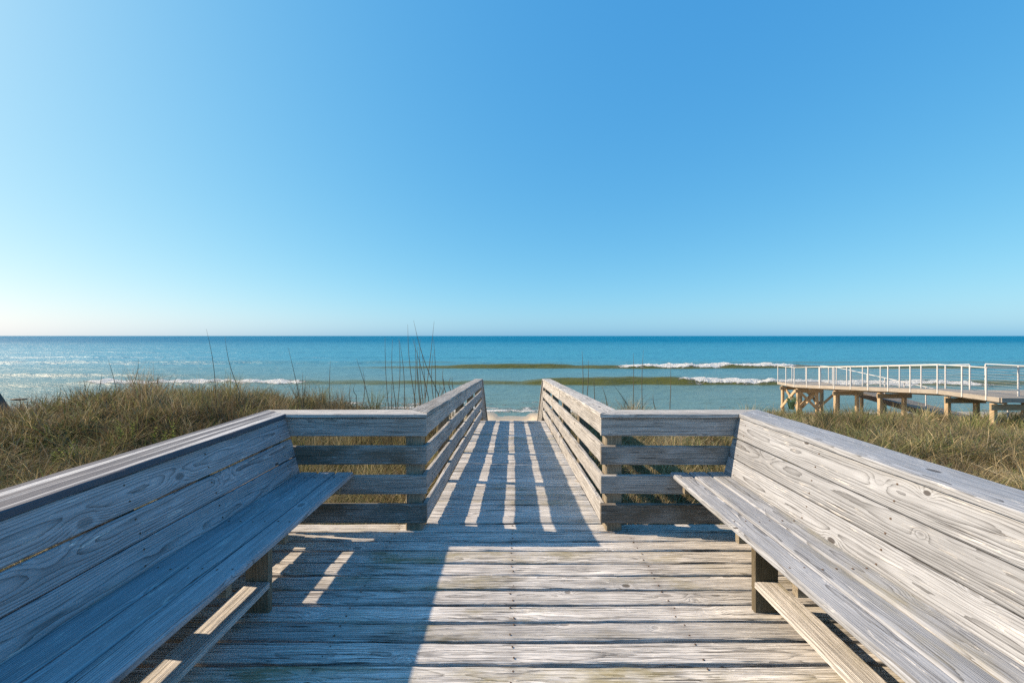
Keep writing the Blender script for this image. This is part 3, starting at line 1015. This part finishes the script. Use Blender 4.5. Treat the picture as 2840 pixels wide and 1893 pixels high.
def blades(x, y, h, lean, width, colr, seed, jag=0.35):
    """x,y roots; h heights; returns verts, quads, tris, colours"""
    r = np.random.default_rng(seed)
    n = len(x)
    z = ground(x, y) - 0.02
    az = r.uniform(0, 2 * np.pi, n)
    lx, ly = np.cos(az) * lean, np.sin(az) * lean
    fa = r.uniform(0, np.pi, n)
    wx, wy = np.cos(fa), np.sin(fa)
    ts = np.array([0.0, 0.4, 0.75, 1.0])
    wd = np.array([1.0, 0.85, 0.55, 0.0])
    kink = r.uniform(-jag, jag, (n, 2))
    V = []
    for i, t in enumerate(ts):
        cx = x + lx * h * t ** 1.8 + kink[:, 0] * h * t * (t - 0.6)
        cy = y + ly * h * t ** 1.8 + kink[:, 1] * h * t * (t - 0.6)
        cz = z + h * (t - 0.42 * np.minimum(lean, 1.4) * t ** 2.2)
        if i < 3:
            V.append(np.stack([cx - wx * width * wd[i], cy - wy * width * wd[i], cz], -1))
            V.append(np.stack([cx + wx * width * wd[i], cy + wy * width * wd[i], cz], -1))
        else:
            V.append(np.stack([cx, cy, cz], -1))
    V = np.stack(V, 1)                         # n,7,3
    base = np.arange(n)[:, None] * 7
    quads = np.concatenate([base + np.array([[0, 1, 3, 2]]), base + np.array([[2, 3, 5, 4]])], 0)
    tris = base + np.array([[4, 5, 6]])
    C = np.repeat(colr[:, None, :], 7, 1)
    return V.reshape(-1, 3), quads, tris, C.reshape(-1, 3)


def pick_colors(n, mix, seed, tone):
    r = np.random.default_rng(seed)
    names = list(mix)
    p = np.array([mix[k] for k in names], float)
    p /= p.sum()
    idx = r.choice(len(names), n, p=p)
    pal = np.array([PAL[k] for k in names])
    c = pal[idx] * r.uniform(0.65, 1.3, (n, 1)) * tone[:, None]
    return c


def grass_field(name, label, regions, mix, seed):
    r = np.random.default_rng(seed)
    Vs, Qs, Ts, Cs = [], [], [], []
    off = 0
    for (n, sampler, hlo, hhi, wid, leanhi, mx_) in regions:
        x, y = sampler(r, n)
        # clumping: pull roots towards clump centres
        nc = max(8, n // 110)
        cx, cy = sampler(r, nc)
        ci = r.integers(0, nc, n)
        sel = r.random(n) < 0.80
        rad = np.abs(r.normal(0, 0.18, n))
        an = r.uniform(0, 6.283, n)
        x = np.where(sel, cx[ci] + rad * np.cos(an), x)
        y = np.where(sel, cy[ci] + rad * np.sin(an), y)
        ch = r.uniform(0.55, 1.45, nc)
        ct = r.uniform(0.45, 1.6, nc)
        keep = ok_grass(x, y)
        x, y, ci, sel = x[keep], y[keep], ci[keep], sel[keep]
        n = len(x)
        h = r.uniform(hlo, hhi, n) * np.where(sel, ch[ci], 0.8)
        # low next to the timber
        near = (np.abs(x) < 2.6) & (y < 3.9)
        h = np.where(near, h * 0.75, h)
        h *= np.where((x < -2) & (y < 3.2), 0.8, 1.0)
        lean = r.uniform(0.15, leanhi, n)
        tone = 0.85 + 0.35 * wav(x, y, 1.1, 31) + 0.15 * wav(x, y, 3.1, 32)
        tone = tone * np.where(sel, ct[ci], 1.0)
        col = pick_colors(n, mx_ or mix, seed + 5, np.clip(tone, 0.4, 1.6))
        # greener and browner patches
        g = np.clip(wav(x, y, 0.8, 77) * 1.6, 0, 1)[:, None]
        col = col * (1 - 0.3 * g) + np.array([[0.14, 0.145, 0.05]]) * 0.3 * g
        cg = r.random(nc)[ci]
        gm = np.where(sel & (cg > 0.80), 0.5, 0.0)[:, None]
        bm = np.where(sel & (cg < 0.28), 0.55, 0.0)[:, None]
        col = col * (1 - gm) + np.array([[0.16, 0.20, 0.06]]) * gm * r.uniform(.7, 1.3, (n, 1))
        col = col * (1 - bm) + np.array([[0.12, 0.085, 0.05]]) * bm * r.uniform(.7, 1.3, (n, 1))
        ww = wid * r.uniform(0.6, 1.4, n)
        V, Q, T, C = blades(x, y, h, lean, ww, col, seed + 9)
        Vs.append(V); Qs.append(Q + off); Ts.append(T + off); Cs.append(C)
        off += len(V)
    V, Q, T, C = (np.concatenate(a) for a in (Vs, Qs, Ts, Cs))
    me = np_mesh(name, V, Q, T, smooth=False)
    at_ = me.attributes.new('Col', 'FLOAT_COLOR', 'POINT')
    at_.data.foreach_set('color', np.concatenate([C, np.ones((len(C), 1))], 1).astype(np.float32).reshape(-1))
    o = link_mesh(name, me, M['grass'])
    tag(o, label, 'grass', kind='stuff')
    return o


def ok_grass(x, y):
    k = ~((np.abs(x) < 2.17) & (y < 3.46))
    k &= ~((np.abs(x - 0.015) < 1.02) & (y < 12.3))
    k &= ground(x, y) > -2.75
    bare = wav(x, y, 0.7, 91) + 0.4 * wav(x, y, 1.9, 92)
    k &= ~((bare > 0.34) & (x > 3) & (y > 4.5))
    return k


def box_sampler(x0, x1, y0, y1, bias=1.0):
    def f(r, n):
        return r.uniform(x0, x1, n), y0 + (y1 - y0) * r.random(n) ** bias
    return f


def wedge(y0, y1, a0, a1, b0=0.0, b1=0.0):
    """x between a0*y+b0 and a1*y+b1, denser near"""
    def f(r, n):
        y = y0 + (y1 - y0) * r.random(n) ** 1.25
        t = r.random(n)
        return (a0 * y + b0) + t * ((a1 - a0) * y + (b1 - b0)), y
    return f


grass_field('dune_grass', 'brown and olive dune grass on the mound left of the deck', [
    (78000, wedge(1.2, 8.5, -1.42, -0.55, -2.0, -1.2), 0.28, 0.58, 0.0045, 1.3, None),
    (62000, wedge(7.0, 13.0, -1.55, -0.30, -0.5, -0.4), 0.28, 0.62, 0.0065, 1.2, None),
    (24000, box_sampler(-26, -8, -3, 9.5), 0.28, 0.56, 0.009, 1.3, None),
    (2200, wedge(2.0, 9.5, -1.42, -0.6, -1.5, -1.2), 0.45, 0.75, 0.0055, 1.9, {'straw': 5, 'tan': 2}),
    (5000, wedge(7.6, 11.5, -1.35, -0.25, 0, 0), 0.55, 0.95, 0.0045, 0.45, {'brown': 3, 'tan': 2, 'grey': 1}),
], {'brown': 46, 'olive': 30, 'tan': 18, 'straw': 8, 'green': 9, 'grey': 8}, 101)
grass_field('dune_grass', 'straw coloured grass seen through the end railings and along the ramp', [
    (26000, box_sampler(-4.2, -0.95, 3.45, 9.5), 0.30, 0.62, 0.0042, 1.2, None),
    (26000, box_sampler(0.98, 4.2, 3.45, 9.8), 0.28, 0.58, 0.0042, 1.2, None),
    (9000, box_sampler(-5.0, 5.0, 8.6, 11.6), 0.25, 0.55, 0.0055, 0.9, None),
    (3500, box_sampler(1.9, 4.8, 8.4, 10.2), 0.55, 0.85, 0.0045, 0.7, {'straw': 5, 'tan': 3}),
    (2600, box_sampler(-3.1, -1.1, 6.6, 8.6), 0.55, 0.85, 0.0042, 0.6, {'straw': 4, 'tan': 3, 'brown': 2}),
    (1200, box_sampler(-6.0, -2.6, 6.4, 9.4), 0.5, 0.8, 0.0042, 0.5, {'tan': 3, 'brown': 2}),
], {'straw': 46, 'tan': 30, 'olive': 22, 'green': 8, 'brown': 12}, 202)
grass_field('dune_grass', 'tan and green dune grass on the slope right of the deck', [
    (62000, wedge(1.2, 9.0, 0.52, 1.42, 1.4, 2.0), 0.26, 0.52, 0.0045, 1.3, None),
    (62000, wedge(8.0, 15.5, 0.28, 1.50, 0.6, 0.8), 0.26, 0.52, 0.0065, 1.2, None),
    (24000, box_sampler(9, 27, -3, 10), 0.26, 0.52, 0.009, 1.3, None),
    (3500, wedge(2.0, 13.0, 0.5, 1.45, 1.2, 1.5), 0.45, 0.8, 0.006, 1.9, {'straw': 5, 'tan': 2}),
    (7000, wedge(10.0, 17.0, 0.5, 1.35, 0.6, 0.8), 0.5, 0.95, 0.007, 0.7, {'olive': 3, 'green': 2, 'tan': 4, 'straw': 2}),
    (26000, wedge(14.0, 21.0, 0.62, 1.45, 0, 1.0), 0.26, 0.52, 0.010, 1.1, None),
], {'straw': 34, 'tan': 34, 'olive': 32, 'green': 14, 'brown': 10, 'grey': 14}, 303)

# ------------------------------------------------------------------ sea oats: tall bare stems
m, nt, b = new_mat('sea_oat_stem')
tc = nt.nodes.new("ShaderNodeTexCoord")
nz = noise(nt, S(nt, tc.outputs['Object']), 5.0, 3.0)
setin(nt, b, 'Base Color', mixc(nt, nz, (0.05, 0.045, 0.028), (0.12, 0.10, 0.055)))
setin(nt, b, 'Roughness', 0.7)
M['stem'] = m


def at_px(px, py, Y):
    return Vector(((px - 1420.5) / 1080 * Y, Y, CAM_H - (py - 931) / 1080 * Y))


def oats(label, stems, Y, group='tall sea oat stems on the dune'):
    ps = []
    for (bx, by, tx, ty) in stems:
        yy = Y + rng.uniform(-0.35, 0.35)
        b0 = at_px(bx, by, yy)
        t0 = at_px(tx, ty, yy)
        # carry the stem down to the sand
        g = float(ground(b0.x, yy))
        d = (b0 - t0)
        ps.append((Vector((b0.x + 0.05 * d.x, yy, min(g, b0.z) - 0.03)), b0, t0))
    root = thing('sea_oats', label, 'grass plant', tuple(sum((p[0] for p in ps), Vector()) / len(ps)), group)
    for (g0, b0, t0) in ps:
        bend = rng.uniform(-0.05, 0.05)
        pts = [g0 - root.location]
        for i in range(0, 6):
            t = i / 5
            p = b0.lerp(t0, t)
            p.x += bend * math.sin(math.pi * t) * 0.8
            p.y += bend * math.sin(math.pi * t)
            pts.append(p - root.location)
        R = 0.0068 * Y / 7
        o = link_mesh('stem', tube_mesh('stem', pts, [R, R, R * .9, R * .85, R * .7, R * .5, R * .25], 4), M['stem'], root)
    return root


def z4(l): return [(1000 + a / 4.61, 860 + b_ / 4.61, 1000 + c_ / 4.61, 860 + d / 4.61) for (a, b_, c_, d) in l]
def c7(l): return [(a / 2.614, 880 + b_ / 2.614, c_ / 2.614, 880 + d / 2.614) for (a, b_, c_, d) in l]
def c2(l): return [(700 + a / 3.137, 1000 + b_ / 3.137, 700 + c_ / 3.137, 1000 + d / 3.137) for (a, b_, c_, d) in l]
def c8(l): return [(900 + a / 1.81, 860 + b_ / 1.81, 900 + c_ / 1.81, 860 + d / 1.81) for (a, b_, c_, d) in l]


oats('row of four tall stems at left of the thick stem cluster near the ramp', z4([(358, 1240, 315, 350), (450, 1180, 412, 375), (480, 1180, 492, 368), (565, 1150, 502, 395), (398, 1170, 398, 900)]), 6.9)
oats('thick cluster of crossing tall stems beside the left ramp railing', z4([(705, 1180, 605, 180), (690, 1150, 695, 370), (760, 1170, 735, 460), (800, 1160, 765, 370), (870, 1120, 665, 365), (825, 1150, 943, 140), (1000, 1080, 680, 130), (960, 1090, 937, 375), (930, 1110, 932, 550), (825, 1130, 780, 500), (770, 1170, 715, 620)]), 7.2)
oats('short stems rising just behind the left ramp railing', z4([(1090, 1050, 1058, 730), (1150, 1010, 1160, 850), (995, 1080, 1000, 920), (1055, 1060, 1050, 850), (1185, 1000, 1175, 850), (1030, 1080, 1030, 990)]), 8.0)
oats('two long bent stems standing tall over the left mound', c7([(1565, 570, 1497, 85), (1735, 530, 1632, 140)]), 9.0)
oats('bent stem with upright neighbour behind the corner of left bench', c7([(2195, 680, 2090, 215), (2200, 680, 2195, 400)]), 7.6)
oats('few thin stems on the crest at far left of the mound', c7([(850, 550, 785, 305), (975, 470, 1003, 295), (1100, 540, 1100, 385), (1160, 545, 1147, 410), (715, 560, 742, 405), (630, 560, 607, 450)]), 10.0)
oats('stems standing behind the left end railing', c2([(670, 430, 680, 0), (1030, 430, 905, -20), (875, 430, 857, 190), (950, 430, 960, 70), (905, 300, 895, 205)]), 6.6)
oats('sparse stems just right of the right ramp railing', c8([(1298, 420, 1294, 205), (1320, 420, 1325, 250), (1357, 440, 1352, 340), (1420, 475, 1395, 385), (1530, 490, 1455, 380)]), 8.2)
oats('sparse upright stems behind the right end railing', c8([(1550, 480, 1551, 215), (1596, 480, 1602, 200), (1735, 480, 1738, 265), (1660, 490, 1650, 420)]), 8.6)

# ------------------------------------------------------------------ leafy weeds and a dark spiky plant
m, nt, b = new_mat('weed_leaf')
tc = nt.nodes.new("ShaderNodeTexCoord")
nz = noise(nt, S(nt, tc.outputs['Object']), 9.0, 2.0)
setin(nt, b, 'Base Color', mixc(nt, nz, (0.10, 0.15, 0.02), (0.24, 0.27, 0.04)))
setin(nt, b, 'Roughness', 0.8)
setin(nt, b, 'Specular IOR Level', 0.15)
M['weed'] = m
m, nt, b = new_mat('spiky_leaf')
tc = nt.nodes.new("ShaderNodeTexCoord")
nz = noise(nt, S(nt, tc.outputs['Object']), 9.0, 2.0)
setin(nt, b, 'Base Color', mixc(nt, nz, (0.025, 0.075, 0.045), (0.06, 0.12, 0.06)))
setin(nt, b, 'Roughness', 0.5)
M['spiky'] = m


def weed(label, x, y, h, nstem):
    g = float(ground(x, y))
    root = thing('leafy_weed', label, 'plant', (x, y, g), 'leafy green weeds on the left dune')
    for s_ in range(nstem):
        bx, by = rng.uniform(-.10, .10), rng.uniform(-.10, .10)
        tx, ty = bx + rng.uniform(-.10, .10), by + rng.uniform(-.1, .1)
        hh = h * rng.uniform(0.75, 1.1)
        pts = [(bx + (tx - bx) * t, by + (ty - by) * t, hh * t) for t in (0, .35, .7, 1)]
        stem_o = link_mesh('stem', tube_mesh('stem', pts, [.005, .0045, .004, .002], 4), M['weed'], root)
        vs, fs = [], []
        for k in range(22):
            t = 0.25 + 0.75 * k / 21
            a = k * 2.4 + rng.uniform(-.3, .3)
            l = 0.085 * (1.1 - 0.5 * t) * rng.uniform(.8, 1.2)
            p = Vector((bx + (tx - bx) * t, by + (ty - by) * t, hh * t))
            d = Vector((math.cos(a), math.sin(a), rng.uniform(.2, .8))).normalized()
            sd = d.cross(Vector((0, 0, 1))).normalized() * 0.013
            i0 = len(vs)
            vs += [tuple(p), tuple(p + d * l * .5 + sd), tuple(p + d * l + Vector((0, 0, -.01))), tuple(p + d * l * .5 - sd)]
            fs.append((i0, i0 + 1, i0 + 2, i0 + 3))
        me = bpy.data.meshes.new('leaves')
        me.from_pydata(vs, [], fs)
        link_mesh('leaves', me, M['weed'], stem_o)


weed('single slender leafy weed on the middle of the left mound', -6.75, 6.8, 0.62, 2)
weed('tallest leafy green weed just above the left bench cap', -5.95, 6.75, 0.70, 4)
weed('pale green weed between the two taller weeds on left mound', -6.45, 7.0, 0.55, 3)
weed('bright yellow green weed low on the left dune slope', -7.2, 6.35, 0.42, 6)
weed('small leafy weed right beside the left bench cap edge', -5.6, 5.6, 0.42, 3)

sp = thing('spiky_plant', 'dark green spiky plant beside the boardwalk end posts', 'plant', (16.6, 23.1, -2.75))
vs, fs = [], []
for k in range(90):
    a = rng.uniform(0, 6.283)
    l = rng.uniform(0.5, 1.15)
    d = Vector((math.cos(a) * rng.uniform(.1, .42), math.sin(a) * rng.uniform(.1, .42), 1)).normalized()
    sd = d.cross(Vector((math.sin(a * 3), math.cos(a * 3), 0))).normalized() * 0.018
    p = Vector((rng.uniform(-.1, .1), rng.uniform(-.1, .1), 0))
    i0 = len(vs)
    vs += [tuple(p - sd), tuple(p + sd), tuple(p + d * l * .6 + sd * .7), tuple(p + d * l * .6 - sd * .7), tuple(p + d * l + Vector((d.x, d.y, -.5)) * 0.25)]
    fs += [(i0, i0 + 1, i0 + 2, i0 + 3), (i0 + 3, i0 + 2, i0 + 4)]
me = bpy.data.meshes.new('leaves')
me.from_pydata(vs, [], fs)
link_mesh('leaves', me, M['spiky'], sp)
